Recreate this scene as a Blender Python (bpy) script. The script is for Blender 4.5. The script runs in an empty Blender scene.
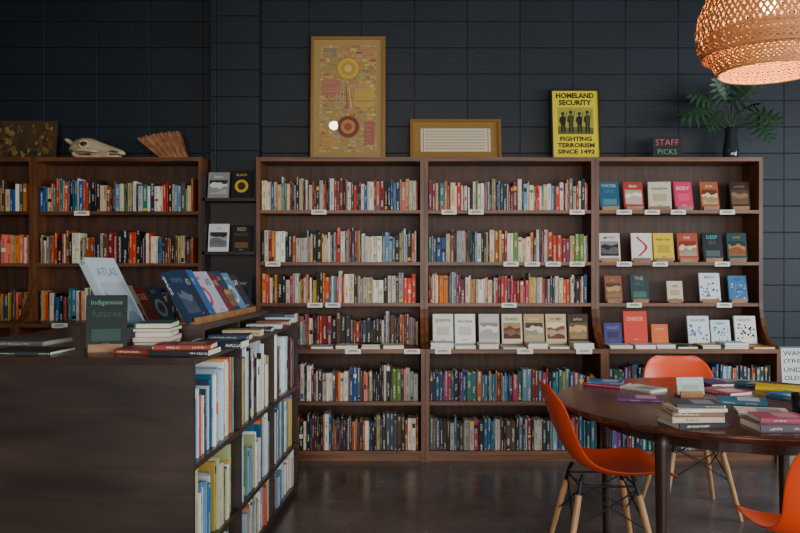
import bpy, bmesh, math, random
from mathutils import Matrix, Vector
random.seed(7)
R = random.Random(11)
SC = bpy.context.scene
COL = SC.collection

def lin(c):
    return c/12.92 if c <= 0.04045 else ((c+0.055)/1.055)**2.4
def H(h):
    h = h.lstrip('#')
    return tuple(lin(int(h[i:i+2], 16)/255) for i in (0, 2, 4))
def mute(c, k=.22):
    g = .3*c[0]+.55*c[1]+.15*c[2]
    return tuple(max(0.003, q*(1-k)+g*k) for q in c)

# ---------------------------------------------------------------- materials
def newmat(name):
    m = bpy.data.materials.new(name); m.use_nodes = True
    nt = m.node_tree
    return m, nt, nt.nodes, nt.links, nt.nodes['Principled BSDF']

def simple(name, col, rough=0.5, metal=0.0, var=0.12, scale=12, bump=0.0, coat=0.0, emis=None, es=0):
    m, nt, N, L, P = newmat(name)
    tc = N.new('ShaderNodeTexCoord')
    no = N.new('ShaderNodeTexNoise'); no.inputs['Scale'].default_value = scale; no.inputs['Detail'].default_value = 4
    L.new(tc.outputs['Object'], no.inputs['Vector'])
    mx = N.new('ShaderNodeMix'); mx.data_type = 'RGBA'
    mx.inputs['A'].default_value = (*[c*(1-var) for c in col], 1)
    mx.inputs['B'].default_value = (*[min(1, c*(1+var)) for c in col], 1)
    L.new(no.outputs['Fac'], mx.inputs['Factor'])
    L.new(mx.outputs['Result'], P.inputs['Base Color'])
    P.inputs['Roughness'].default_value = rough
    P.inputs['Metallic'].default_value = metal
    P.inputs['Coat Weight'].default_value = coat
    P.inputs['Coat Roughness'].default_value = 0.03
    if bump:
        b = N.new('ShaderNodeBump'); b.inputs['Strength'].default_value = bump
        b.inputs['Distance'].default_value = 0.01
        L.new(no.outputs['Fac'], b.inputs['Height']); L.new(b.outputs['Normal'], P.inputs['Normal'])
    if emis:
        P.inputs['Emission Color'].default_value = (*emis, 1); P.inputs['Emission Strength'].default_value = es
    return m

def wood(name, c1, c2, stretch, rough=0.4, scale=5.0):
    m, nt, N, L, P = newmat(name)
    tc = N.new('ShaderNodeTexCoord'); mp = N.new('ShaderNodeMapping')
    mp.inputs['Scale'].default_value = stretch
    L.new(tc.outputs['Object'], mp.inputs['Vector'])
    n1 = N.new('ShaderNodeTexNoise'); n1.inputs['Scale'].default_value = scale; n1.inputs['Detail'].default_value = 8
    n1.inputs['Distortion'].default_value = 0.6
    L.new(mp.outputs['Vector'], n1.inputs['Vector'])
    n2 = N.new('ShaderNodeTexNoise'); n2.inputs['Scale'].default_value = 1.7; n2.inputs['Detail'].default_value = 2
    L.new(tc.outputs['Object'], n2.inputs['Vector'])
    ad = N.new('ShaderNodeMath'); ad.operation = 'MULTIPLY_ADD'; ad.inputs[1].default_value = 0.5; ad.inputs[2].default_value = -0.25
    L.new(n2.outputs['Fac'], ad.inputs[0])
    a2 = N.new('ShaderNodeMath'); a2.operation = 'ADD'
    L.new(n1.outputs['Fac'], a2.inputs[0]); L.new(ad.outputs[0], a2.inputs[1])
    cr = N.new('ShaderNodeValToRGB')
    cr.color_ramp.elements[0].position = 0.3; cr.color_ramp.elements[0].color = (*c1, 1)
    cr.color_ramp.elements[1].position = 0.72; cr.color_ramp.elements[1].color = (*c2, 1)
    L.new(a2.outputs[0], cr.inputs['Fac']); L.new(cr.outputs['Color'], P.inputs['Base Color'])
    P.inputs['Roughness'].default_value = rough
    b = N.new('ShaderNodeBump'); b.inputs['Strength'].default_value = 0.15; b.inputs['Distance'].default_value = 0.003
    L.new(n1.outputs['Fac'], b.inputs['Height']); L.new(b.outputs['Normal'], P.inputs['Normal'])
    return m

def paint_mat(name='painted_print', rough=0.5, coat=0.0, spine=False):
    """colour attribute material; alpha=1 marks spines that carry small lettering"""
    m, nt, N, L, P = newmat(name)
    at = N.new('ShaderNodeAttribute'); at.attribute_name = 'Col'
    P.inputs['Roughness'].default_value = rough
    P.inputs['Specular IOR Level'].default_value = 0.35
    P.inputs['Coat Weight'].default_value = coat; P.inputs['Coat Roughness'].default_value = 0.02
    if not spine:
        L.new(at.outputs['Color'], P.inputs['Base Color']); return m
    uv = N.new('ShaderNodeUVMap'); uv.uv_map = 'UVMap'
    sp = N.new('ShaderNodeSeparateXYZ'); L.new(uv.outputs['UV'], sp.inputs[0])
    def math_(op, a, b=None, c=None):
        n = N.new('ShaderNodeMath'); n.operation = op
        for i, q in enumerate((a, b, c)):
            if q is None: continue
            if isinstance(q, (int, float)): n.inputs[i].default_value = q
            else: L.new(q, n.inputs[i])
        return n.outputs[0]
    u, v = sp.outputs[0], sp.outputs[1]
    cen = math_('LESS_THAN', math_('ABSOLUTE', math_('SUBTRACT', u, 0.5)), 0.22)
    cb = N.new('ShaderNodeCombineXYZ'); L.new(math_('MULTIPLY', u, 2.2), cb.inputs[0]); L.new(math_('MULTIPLY', v, 11.0), cb.inputs[1])
    n1 = N.new('ShaderNodeTexNoise'); n1.inputs['Scale'].default_value = 1.6; n1.inputs['Detail'].default_value = 1
    L.new(cb.outputs[0], n1.inputs['Vector'])
    letters = math_('GREATER_THAN', n1.outputs['Fac'], 0.51)
    cb2 = N.new('ShaderNodeCombineXYZ'); L.new(v, cb2.inputs[1])
    n2 = N.new('ShaderNodeTexNoise'); n2.inputs['Scale'].default_value = 0.9; n2.inputs['Detail'].default_value = 0
    L.new(cb2.outputs[0], n2.inputs['Vector'])
    reg = math_('GREATER_THAN', n2.outputs['Fac'], 0.5)
    msk = math_('MULTIPLY', math_('MULTIPLY', cen, letters), math_('MULTIPLY', reg, at.outputs['Alpha']))
    bw = N.new('ShaderNodeRGBToBW'); L.new(at.outputs['Color'], bw.inputs[0])
    lt = math_('LESS_THAN', bw.outputs[0], 0.28)
    ink = N.new('ShaderNodeMix'); ink.data_type = 'RGBA'
    ink.inputs['A'].default_value = (0.02, 0.02, 0.025, 1); ink.inputs['B'].default_value = (0.75, 0.7, 0.6, 1)
    L.new(lt, ink.inputs['Factor'])
    fin = N.new('ShaderNodeMix'); fin.data_type = 'RGBA'
    L.new(msk, fin.inputs['Factor']); L.new(at.outputs['Color'], fin.inputs['A']); L.new(ink.outputs['Result'], fin.inputs['B'])
    L.new(fin.outputs['Result'], P.inputs['Base Color'])
    return m

BOOK = paint_mat('book_cloth_and_paper', 0.5, 0.0, True)
PRINT = paint_mat('printed_paper', 0.6)
GLAZED = paint_mat('glazed_print', 0.5, 1.0)
WH = wood('walnut_shelf_h', H('#432411'), H('#84522f'), (0.5, 6, 9))
WV = wood('walnut_shelf_v', H('#432411'), H('#7c4b2b'), (6, 6, 0.5))
WB = wood('walnut_back_panel', H('#2d180d'), H('#55311c'), (5, 5, 0.6), 0.55)
PLY = wood('stained_plywood', H('#261d19'), H('#40332d'), (1.2, 1.2, 7), 0.5, 1.6)
PLYT = wood('stained_plywood_top', H('#2a201c'), H('#4a3a30'), (1, 4, 1), 0.3)
TBL = wood('walnut_table', H('#3a1f16'), H('#6c402e'), (1.0, 6, 1), 0.24, 4)
TLEG = wood('table_leg_wood', H('#1f110c'), H('#3c2218'), (6, 6, 0.6), 0.4)
DKW = wood('dark_shelf_wood', H('#150f0d'), H('#261a16'), (2, 6, 2), 0.5)
PINE = wood('pale_wood', H('#9a7248'), H('#c09468'), (6, 6, 0.7), 0.45)
EASEL = wood('bamboo_easel', H('#7a5230'), H('#a87a4c'), (1, 6, 6), 0.5)
GOLD = simple('gilt_frame', H('#946a32'), 0.4, 0.25, 0.2, 30, 0.1)
BLACK = simple('black_metal', (0.012, 0.012, 0.014), 0.4, 0.5)
BLKFR = simple('black_frame', (0.015, 0.015, 0.016), 0.4)
ORANGE = simple('orange_plastic', H('#e84e20'), 0.36, 0, 0.05, 4)
BONE = simple('bone', H('#c0ac8c'), 0.7, 0, 0.3, 14, 0.4)
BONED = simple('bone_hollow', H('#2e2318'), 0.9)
FANW = wood('carved_wood', H('#70401f'), H('#ad7546'), (4, 4, 4), 0.6)
LEAF = simple('leaf_green', H('#2c4a2e'), 0.45, 0, 0.35, 20)
STEM = simple('stem_green', H('#3c4c28'), 0.5)
VASE = simple('smoked_glass_vase', H('#2c3336'), 0.12, 0, 0.05, 4, 0, 0.6)
SLATE = simple('chalkboard', (0.015, 0.016, 0.017), 0.8, 0, 0.3)

# ---------------------------------------------------------------- mesh builder
_tc = {}
def textgeo(s, bold=0.012):
    k = (s, bold)
    if k in _tc: return _tc[k]
    cu = bpy.data.curves.new('t', 'FONT'); cu.body = s; cu.size = 1; cu.resolution_u = 2; cu.offset = bold
    ob = bpy.data.objects.new('t', cu); COL.objects.link(ob)
    dg = bpy.context.evaluated_depsgraph_get(); dg.update()
    me = ob.evaluated_get(dg).to_mesh()
    vs = [(v.co.x, v.co.y) for v in me.vertices]; fs = [tuple(p.vertices) for p in me.polygons]
    ob.evaluated_get(dg).to_mesh_clear()
    bpy.data.objects.remove(ob); bpy.data.curves.remove(cu)
    xs = [v[0] for v in vs]; ys = [v[1] for v in vs]
    _tc[k] = (vs, fs, min(xs), max(xs), min(ys), max(ys))
    return _tc[k]

class MB:
    def __init__(s):
        s.v = []; s.f = []; s.c = []; s.a = []; s.m = []; s.uv = []; s.sm = []; s.M = Matrix.Identity(4)
    def add(s, vs, fs, col=(1, 1, 1), mat=0, alpha=0.0, uvs=None, smooth=False):
        o = len(s.v); M = s.M
        s.v.extend([tuple(M @ Vector(p)) for p in vs])
        for f in fs:
            s.f.append([o+i for i in f]); s.c.append(col); s.a.append(alpha); s.m.append(mat)
            s.uv.append(uvs if (uvs and len(uvs) == len(f)) else [(0, 0)]*len(f)); s.sm.append(smooth)
    def box(s, x0, x1, y0, y1, z0, z1, col=(1, 1, 1), mat=0):
        vs = [(x0,y0,z0),(x1,y0,z0),(x1,y1,z0),(x0,y1,z0),(x0,y0,z1),(x1,y0,z1),(x1,y1,z1),(x0,y1,z1)]
        s.add(vs, [(0,3,2,1),(4,5,6,7),(0,1,5,4),(1,2,6,5),(2,3,7,6),(3,0,4,7)], col, mat)
    def rect(s, x0, x1, z0, z1, y, col, mat=0):   # faces -Y
        s.add([(x0,y,z0),(x1,y,z0),(x1,y,z1),(x0,y,z1)], [(0,1,2,3)], col, mat)
    def disc(s, cx, cz, r, y, col, mat=0, n=20, sz=1.0):
        s.add([(cx+r*math.cos(2*math.pi*i/n), y, cz+sz*r*math.sin(2*math.pi*i/n)) for i in range(n)], [tuple(range(n))], col, mat)
    def poly(s, pts, y, col, mat=0):
        s.add([(p[0], y, p[1]) for p in pts], [tuple(range(len(pts)))], col, mat)
    def text(s, t, cx, cz, w, h, y, col, mat=0, stretch=False, bold=0.012):
        vs, fs, a, b, c, d = textgeo(t, bold)
        sx = w/(b-a); sz = h/(d-c)
        if not stretch: sx = sz = min(sx, sz)
        s.add([(cx+(p[0]-(a+b)/2)*sx, y, cz+(p[1]-(c+d)/2)*sz) for p in vs], fs, col, mat)
    def xpoly(s, pts, x0, x1, mat=0, col=(1,1,1)):   # profile in (y,z) extruded along x
        n = len(pts)
        vs = [(x0, p[0], p[1]) for p in pts]+[(x1, p[0], p[1]) for p in pts]
        fs = [tuple(range(n)), tuple(range(2*n-1, n-1, -1))]
        fs += [(i, i+n, (i+1) % n+n, (i+1) % n) for i in range(n)]
        s.add(vs, fs, col, mat)
    def tube(s, pts, rad, mat=0, n=8, col=(1,1,1)):
        pts = [Vector(p) for p in pts]
        if not isinstance(rad, (list, tuple)): rad = [rad]*len(pts)
        vs = []; fs = []
        for i, p in enumerate(pts):
            d = (pts[min(i+1, len(pts)-1)]-pts[max(i-1, 0)]).normalized()
            a = d.cross(Vector((0, 0, 1)));
            if a.length < 0.05: a = d.cross(Vector((1, 0, 0)))
            a.normalize(); b = d.cross(a)
            for k in range(n):
                t = 2*math.pi*k/n
                vs.append(tuple(p+(a*math.cos(t)+b*math.sin(t))*rad[i]))
        for i in range(len(pts)-1):
            for k in range(n):
                fs.append((i*n+k, i*n+(k+1) % n, (i+1)*n+(k+1) % n, (i+1)*n+k))
        s.add(vs, fs, col, mat, smooth=True)
        s.add(vs[:n], [tuple(range(n))], col, mat); s.add(vs[-n:], [tuple(range(n))], col, mat)
    def lathe(s, prof, c, mat=0, n=32, col=(1,1,1), smooth=True):
        vs = []; fs = []
        for r, z in prof:
            for k in range(n):
                t = 2*math.pi*k/n; vs.append((c[0]+r*math.cos(t), c[1]+r*math.sin(t), c[2]+z))
        for i in range(len(prof)-1):
            for k in range(n):
                fs.append((i*n+k, i*n+(k+1) % n, (i+1)*n+(k+1) % n, (i+1)*n+k))
        s.add(vs, fs, col, mat, smooth=smooth)
    def build(s, name, mats, parent=None, bevel=0, fixn=False):
        me = bpy.data.meshes.new(name)
        me.from_pydata(s.v, [], s.f)
        for m in mats: me.materials.append(m)
        me.polygons.foreach_set('material_index', s.m)
        me.polygons.foreach_set('use_smooth', s.sm)
        ca = me.color_attributes.new('Col', 'FLOAT_COLOR', 'CORNER')
        buf = []; ub = []
        for f, c, a, u in zip(s.f, s.c, s.a, s.uv):
            buf.extend([c[0], c[1], c[2], a]*len(f))
            for q in u: ub.extend(q)
        ca.data.foreach_set('color', buf)
        ul = me.uv_layers.new(name='UVMap'); ul.data.foreach_set('uv', ub)
        me.update()
        if fixn:
            bm = bmesh.new(); bm.from_mesh(me); bmesh.ops.remove_doubles(bm, verts=bm.verts, dist=1e-5)
            bmesh.ops.recalc_face_normals(bm, faces=bm.faces); bm.to_mesh(me); bm.free()
        ob = bpy.data.objects.new(name, me); COL.objects.link(ob)
        if parent: ob.parent = parent
        if bevel:
            b = ob.modifiers.new('b', 'BEVEL'); b.width = bevel; b.segments = 2; b.limit_method = 'ANGLE'
        return ob

def empty(name, loc=(0, 0, 0), rz=0):
    e = bpy.data.objects.new(name, None); COL.objects.link(e)
    e.location = loc; e.rotation_euler = (0, 0, rz); e.empty_display_size = 0.1
    return e

CREAM = H('#d8cdb4')
def book3d(mb, M, w, h, t, col, spinecol=None, pages=CREAM, bands=True):
    """cover faces -Y, spine at x=0, width +X, height +Z, thickness +Y"""
    old = mb.M; mb.M = old @ M
    sc = spinecol or col; c = 0.0016; e = 0.003; ch = min(0.003, t*0.25)
    mb.box(0.002, w, 0, c, 0, h, col); mb.box(0.002, w, t-c, t, 0, h, col)
    mb.box(0.003, w-e, c, t-c, e, h-e, pages)
    s0 = R.uniform(0, 90)
    P = [(0.005, 0), (0, ch), (0, t-ch), (0.005, t)]
    vs = [(p[0], p[1], 0) for p in P]+[(p[0], p[1], h) for p in P]
    mb.add(vs, [(0, 4, 5, 1), (2, 6, 7, 3), (4, 7, 6, 5), (0, 1, 2, 3)], sc)
    mb.add([(0, ch, 0), (0, t-ch, 0), (0, t-ch, h), (0, ch, h)], [(1, 0, 3, 2)], sc, alpha=1.0,
           uvs=[(1, s0), (0, s0), (0, s0+h*12), (1, s0+h*12)])
    if bands and R.random() < 0.3:
        bc = R.choice([H('#e8e0d0'), H('#151515'), H('#c23a2a'), H('#d8b23a'), H('#2f5f8a'), H('#151515')])
        z0 = h*R.choice([0.04, 0.7, 0.82, 0.4]); z1 = z0+h*R.uniform(0.06, 0.16)
        mb.add([(-0.0005, ch, z0), (-0.0005, t-ch, z0), (-0.0005, t-ch, z1), (-0.0005, ch, z1)], [(1, 0, 3, 2)], bc)
    mb.M = old

def basis(ox, oy, oz, X, Y):
    X = Vector(X).normalized(); Y = Vector(Y).normalized(); Z = X.cross(Y)
    return Matrix(((X[0], Y[0], Z[0], ox), (X[1], Y[1], Z[1], oy), (X[2], Y[2], Z[2], oz), (0, 0, 0, 1)))

S_ = -.18
PAL = [mute(H(x), S_) for x in ('#e6ddcb #efe9dc #d9cfbb #c9b58c #b0402c #c4352a #d2552f #7e1f1f #101012 #1a1a1c #23252b #1c2e47 #25518c #5f8bb3 '
       '#2a6e66 #5f7f3a #e0b43c #d8802e #8a4a2a #3c2a1e #d87866 #b8b8b4 #7e868a #45505a #efe9dc #e6ddcb #0c0c0e #7a2a3c #c9c3b4 #c9b58c #a8582a #f2ecdf #d8c8a0 #101012 #e6ddcb #efe9dc #cfc6b2').split()]
PALW = PAL+[mute(H(x), S_) for x in '#c9362a #d6622f #e6b43a #d98a6a #c43a55 #e9e2d0 #d2482f #c97a3a'.split()]
PALB = [mute(H(x), 0) for x in '#1f6f8c #2a7a95 #27507c #1d3557 #2a8088 #6a3a7a #a4355a #c0603a #2f6d5a #c6bdab #b99430 #1f2f4a #386aa0 #245c86 #6a96a6 #903020 #1a1a1c #4a3a2a #7a2a2a #23303a #101012'.split()]
PALN = [mute(H(x), -.1) for x in '#eef0ee #dfe6ea #f2efe6 #b9cfdb #6f94b4 #2f6f98 #dfe6ea #e8e4d6 #c8d2a0 #5f9078 #c8503a #1c1e24 #31465e #eef0ee #c9a880 #a9b7bf #c8b060 #e8e4d6 #dfe6ea #f2efe6'.split()]
PALD = [mute(H(x), S_) for x in '#101012 #1b1d23 #e6ddcb #7e1f1f #1c2e47 #2a2a30 #c9b58c #45505a #b0402c #0b0b0d #7e868a #3c2a1e #d9cfbb #27507c #a8582a #5a3a2a #e6ddcb'.split()]

def fill_row(mb, x0, x1, yf, z, pal, hm=0.205, hv=0.03, d=0.15, gap=0.0, tmin=0.010, tmax=0.036, mh=9):
    x = x0; cur = hm
    while True:
        if R.random() < 0.45: cur = hm+R.uniform(-hv*1.7, hv)
        t = R.uniform(tmin, tmax) if R.random() < 0.7 else R.uniform(tmin*0.6, tmin*1.3)
        if x+t > x1: break
        h = min(mh, cur+R.uniform(-0.018, 0.014))
        col = R.choice(pal); k = R.uniform(0.6, 1.12); col = tuple(min(.9, q*k) for q in col)
        n = R.choice([1, 1, 1, 1, 2])
        for _ in range(n):
            if x+t > x1: break
            book3d(mb, basis(x+t, yf+R.uniform(0, 0.02), z, (0, 1, 0), (-1, 0, 0)), d-R.uniform(0, .02), h, t, col)
            x += t+0.0008
        if gap and R.random() < gap: x += R.uniform(0.01, 0.05)

WHITE = H('#ece8dc'); INK = H('#141416')
def cover(mb, M, w, h, t, col, title='', style=0, acc=WHITE, acc2=INK, stand=True, lean=0.2, standmat=1, author='press'):
    """standing face-out book, bottom centre at origin of M, faces -Y, leaning back"""
    old = mb.M; mb.M = old @ M
    base = 0.0
    if stand:
        mb.box(-w*0.42, w*0.42, -0.022, 0.05, 0, 0.012, (1,1,1), standmat)
        mb.box(-w*0.42, w*0.42, -0.022, -0.016, 0.012, 0.03, (1,1,1), standmat)
        hb = h*.5; yb = .03+hb*math.tan(lean)
        mb.xpoly([(0.04, 0.006), (0.048, 0.006), (yb+.006, hb), (yb-.001, hb)], -w*0.2, w*0.2, standmat)
        base = 0.013
    L = Matrix.Translation((0, -0.012 if stand else 0, base)) @ Matrix.Rotation(-lean, 4, 'X')
    mb.M = mb.M @ L
    book3d(mb, Matrix.Translation((-w/2, 0, 0)), w, h, t, col, bands=False)
    y = -0.0008
    if style == 0:
        mb.text(title, 0, h*0.76, w*0.7, h*0.14, y, acc); mb.text(author, 0, h*0.12, w*0.5, h*0.05, y, acc)
        mb.rect(-w*0.3, w*0.3, h*0.28, h*0.56, y, acc2)
    elif style == 1:
        rr = random.Random(len(title)*131+int(w*5000)+sum(map(ord, title)))
        mb.rect(-w*0.42, w*0.42, h*0.16, h*0.7, y, acc2)
        for q in range(3):
            zb = h*(.56-.14*q)
            pts = [(-w*.42, h*.16)]+[(w*(.42), h*.16)]+[(w*(.42-.84*i/5), zb+h*rr.uniform(-.07, .07)) for i in range(6)]
            c = acc if q % 2 == 0 else tuple(.5*(a+b) for a, b in zip(acc, acc2))
            mb.poly(pts, y-.0003*(q+1), tuple(v*(1-.22*q) for v in c))
        mb.text(title, 0, h*0.83, w*0.7, h*0.1, y, acc)
    elif style == 2:
        mb.disc(0, h*0.45, w*0.33, y, acc); mb.disc(0, h*0.45, w*0.2, y*2, acc2)
        mb.text(title, 0, h*0.86, w*0.7, h*0.09, y, acc)
    elif style == 3:
        ws = title.split()
        for i, q in enumerate(ws):
            mb.text(q, 0, h*(0.85-0.2*i), w*0.76, h*0.13, y, acc if i % 2 == 0 else acc2)
        mb.rect(-w*.35, w*.35, h*.14, h*(.76-.2*len(ws)), y, acc2)
        mb.text(author, 0, h*0.07, w*0.6, h*0.05, y, acc)
    elif style == 4:
        for i in range(5): mb.rect(-w/2+0.004, w/2, h*(0.1+0.12*i), h*(0.16+0.12*i), y, acc if i % 2 else acc2)
        mb.text(title, 0, h*0.85, w*0.7, h*0.12, y, acc)
    elif style == 5:
        rr = random.Random(int(w*1e5)+len(title))
        for i in range(26):
            mb.disc(rr.uniform(-.4, .4)*w, rr.uniform(.1, .7)*h, rr.uniform(.02, .06)*w, y-.00003*i, acc if i % 3 else acc2, n=10)
        mb.text(title, 0, h*0.85, w*0.76, h*0.1, y, acc2)
    elif style == 6:
        pts = []
        for i in range(14):
            a = i/13*4.2-0.6; pts.append((w*0.22*math.sin(a*1.2), h*(0.15+0.055*i)))
        for p, q in zip(pts, pts[1:]):
            mb.poly([(p[0]-w*.06, p[1]), (p[0]+w*.06, p[1]), (q[0]+w*.06, q[1]), (q[0]-w*.06, q[1])], y, acc)
        mb.text(title, 0, h*0.08, w*0.7, h*0.06, y, acc2)
    mb.M = old

def flat(mb, cx, cy, z, w, h, t, rz, col, pages=CREAM, deco=None, title=None, tcol=WHITE):
    M = Matrix.Translation((cx, cy, z+t)) @ Matrix.Rotation(rz, 4, 'Z') @ basis(-w/2, -h/2, 0, (1, 0, 0), (0, 0, -1))
    book3d(mb, M, w, h, t, col, pages=pages, bands=False)
    old = mb.M; mb.M = old @ M
    if deco: mb.rect(w*0.15, w*0.85, h*0.15, h*0.6, -0.0006, deco)
    if title: mb.text(title, w*0.5, h*0.8, w*0.8, h*0.15, -0.0006, tcol)
    mb.M = old

# ---------------------------------------------------------------- camera
F = 777.8
cam = bpy.data.cameras.new('camera'); cam.lens = 35; cam.sensor_width = 36; cam.shift_y = 0.0019
co = bpy.data.objects.new('camera', cam); COL.objects.link(co)
co.location = (0, 0, 1.35); co.rotation_euler = (math.pi/2, 0, 0); SC.camera = co
def PX(px, y): return (px-400)/F*y
def PZ(py, y): return 1.35+(268-py)/F*y

# ---------------------------------------------------------------- room
WY = 5.98; XL, XR, YF, CZ = -5.0, 5.2, -3.2, 3.9
def blockwall():
    m, nt, N, L, P = newmat('painted_concrete_block')
    tc = N.new('ShaderNodeTexCoord'); sp = N.new('ShaderNodeSeparateXYZ'); cb = N.new('ShaderNodeCombineXYZ')
    L.new(tc.outputs['Object'], sp.inputs[0])
    ax = N.new('ShaderNodeMath'); ax.operation = 'ADD'
    L.new(sp.outputs[0], ax.inputs[0]); L.new(sp.outputs[1], ax.inputs[1])
    L.new(ax.outputs[0], cb.inputs[0]); L.new(sp.outputs[2], cb.inputs[1])
    br = N.new('ShaderNodeTexBrick'); br.offset = 0.0; br.squash = 1.0
    br.inputs['Scale'].default_value = 1.0; br.inputs['Brick Width'].default_value = 0.406; br.inputs['Row Height'].default_value = 0.203
    br.inputs['Mortar Size'].default_value = 0.005; br.inputs['Mortar Smooth'].default_value = 0.8
    br.inputs['Color1'].default_value = (*H('#121e29'), 1); br.inputs['Color2'].default_value = (*H('#0f1922'), 1)
    br.inputs['Mortar'].default_value = (*H('#070b0f'), 1)
    L.new(cb.outputs[0], br.inputs['Vector'])
    no = N.new('ShaderNodeTexNoise'); no.inputs['Scale'].default_value = 60; no.inputs['Detail'].default_value = 6
    L.new(tc.outputs['Object'], no.inputs['Vector'])
    nl = N.new('ShaderNodeTexNoise'); nl.inputs['Scale'].default_value = 2.5; nl.inputs['Detail'].default_value = 5
    L.new(tc.outputs['Object'], nl.inputs['Vector'])
    mr = N.new('ShaderNodeMapRange'); mr.inputs['To Min'].default_value = .7; mr.inputs['To Max'].default_value = 1.3
    L.new(nl.outputs['Fac'], mr.inputs['Value'])
    sc = N.new('ShaderNodeVectorMath'); sc.operation = 'SCALE'
    L.new(br.outputs['Color'], sc.inputs[0]); L.new(mr.outputs['Result'], sc.inputs['Scale'])
    L.new(sc.outputs[0], P.inputs['Base Color'])
    ma = N.new('ShaderNodeMath'); ma.operation = 'MULTIPLY_ADD'; ma.inputs[1].default_value = -1.0
    L.new(br.outputs['Fac'], ma.inputs[0])
    m2 = N.new('ShaderNodeMath'); m2.operation = 'MULTIPLY'; m2.inputs[1].default_value = 0.5
    L.new(no.outputs['Fac'], m2.inputs[0]); L.new(m2.outputs[0], ma.inputs[2])
    b = N.new('ShaderNodeBump'); b.inputs['Strength'].default_value = 0.6; b.inputs['Distance'].default_value = 0.006
    L.new(ma.outputs[0], b.inputs['Height']); L.new(b.outputs['Normal'], P.inputs['Normal'])
    P.inputs['Roughness'].default_value = 0.5
    P.inputs['Specular IOR Level'].default_value = 0.4
    return m
BW = blockwall()
def floor_mat():
    m, nt, N, L, P = newmat('stained_concrete_floor')
    tc = N.new('ShaderNodeTexCoord')
    n = N.new('ShaderNodeTexNoise'); n.inputs['Scale'].default_value = 1.6; n.inputs['Detail'].default_value = 9; n.inputs['Roughness'].default_value = 0.65
    L.new(tc.outputs['Object'], n.inputs['Vector'])
    cr = N.new('ShaderNodeValToRGB'); cr.color_ramp.elements[0].position = 0.35; cr.color_ramp.elements[0].color = (*H('#4a403c'), 1)
    cr.color_ramp.elements[1].position = 0.7; cr.color_ramp.elements[1].color = (*H('#7c6e68'), 1)
    L.new(n.outputs['Fac'], cr.inputs['Fac']); L.new(cr.outputs['Color'], P.inputs['Base Color'])
    mr = N.new('ShaderNodeMapRange'); mr.inputs['To Min'].default_value = 0.14; mr.inputs['To Max'].default_value = 0.36
    L.new(n.outputs['Fac'], mr.inputs['Value']); L.new(mr.outputs['Result'], P.inputs['Roughness'])
    return m
DARKP = simple('dark_paint', H('#2c2e30'), 0.7)
CEILM = simple('ceiling_paint', H('#101012'), 0.8)
FRM = simple('window_frame_metal', H('#2a2c2e'), 0.4, 0.3)

m = MB(); m.box(XL, XR, YF, WY, -0.1, 0); m.build('floor', [floor_mat()])
m = MB(); m.box(XL, XR, YF, WY, CZ, CZ+0.1); m.build('ceiling', [CEILM])
m = MB(); m.box(XL, XR, WY, WY+0.15, 0, CZ); m.build('wall_back', [BW])
m = MB(); m.box(XL-0.15, XL, YF, WY, 0, CZ); m.build('wall_left', [DARKP])
def wall_open(name, a0, a1, o0, o1, z0, z1, mk):
    m = MB(); mk(m, a0, o0, 0, CZ); mk(m, o1, a1, 0, CZ); mk(m, o0, o1, 0, z0); mk(m, o0, o1, z1, CZ); m.build(name, [DARKP])
wall_open('wall_right', YF, WY, -1.0, 4.2, 0.7, 2.9, lambda m, a, b, z0, z1: m.box(XR, XR+0.15, a, b, z0, z1))
wall_open('wall_front', XL-.15, XR+.15, -1.8, 4.6, 0.6, 2.6, lambda m, a, b, z0, z1: m.box(a, b, YF-0.15, YF, z0, z1))
m = MB()
for yy in (-1.0, 0.27, 1.57, 2.87, 4.14): m.box(XR+.04, XR+.1, yy, yy+.06, 0.7, 2.9)
m.box(XR+.04, XR+.1, -1, 4.2, .7, .76); m.box(XR+.04, XR+.1, -1, 4.2, 2.84, 2.9); m.build('window_1', [FRM])
m = MB()
for xx in (-1.8, -0.2, 1.4, 3.0, 4.54): m.box(xx, xx+.06, YF-.1, YF-.04, 0.6, 2.6)
m.box(-1.8, 4.6, YF-.1, YF-.04, .6, .66); m.box(-1.8, 4.6, YF-.1, YF-.04, 2.54, 2.6); m.build('window_2', [FRM])
m = MB(); m.box(-1.425, -1.06, 5.85, WY, 0, CZ); m.build('wall_pilaster', [BW])
m = MB(); m.tube([(XL, 5.93, 3.42), (XR, 5.93, 3.42)], 0.02, 0); m.build('trim_1', [BLACK])
m = MB(); m.box(2.72, XR, 5.955, WY, 0, 0.1); m.build('baseboard_back', [BLKFR])

# ---------------------------------------------------------------- bookcases
YU, YL = 5.68, 5.41; TOPZ = 2.16
def bookcase(x0, x1, ups, base, lows, mids=()):
    m = MB(); T = 0.028; yb = WY-0.012
    def prof():
        p = [(yb, 0.0), (YL, 0.0), (YL, base)]
        for i in range(1, 9):
            t = i/8; a = t*math.pi/2
            p.append((YL+(YU-YL)*math.sin(a)*0.9999, base+0.33*(1-math.cos(a))))
        p += [(YU, TOPZ), (yb, TOPZ)]
        return p
    for a in (x0, x1-T): m.xpoly(prof(), a, a+T, 1)
    m.box(x0+T, x1-T, YU, yb, TOPZ-0.03, TOPZ, mat=0)
    m.box(x0+T, x1-T, WY-0.02, yb, 0.06, TOPZ-0.03, mat=2)
    for z in ups: m.box(x0+T, x1-T, YU+0.002, WY-0.02, z-0.024, z, mat=0)
    m.box(x0+T, x1-T, YL-0.004, WY-0.02, base-0.03, base, mat=0)
    for z in lows: m.box(x0+T, x1-T, YL+0.004, WY-0.02, z-0.026, z, mat=0)
    m.box(x0+T, x1-T, YL+0.03, YL+0.05, 0, lows[-1]-0.026, mat=0)
    return m.build('bookcase', [WH, WV, WB])
UPS = [1.773, 1.394, 1.094]; BASE = 0.786; LOWS = [0.42, 0.075]
xA0, xA1, xB1, xC1 = -1.05, 0.175, 1.425, 2.650
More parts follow.
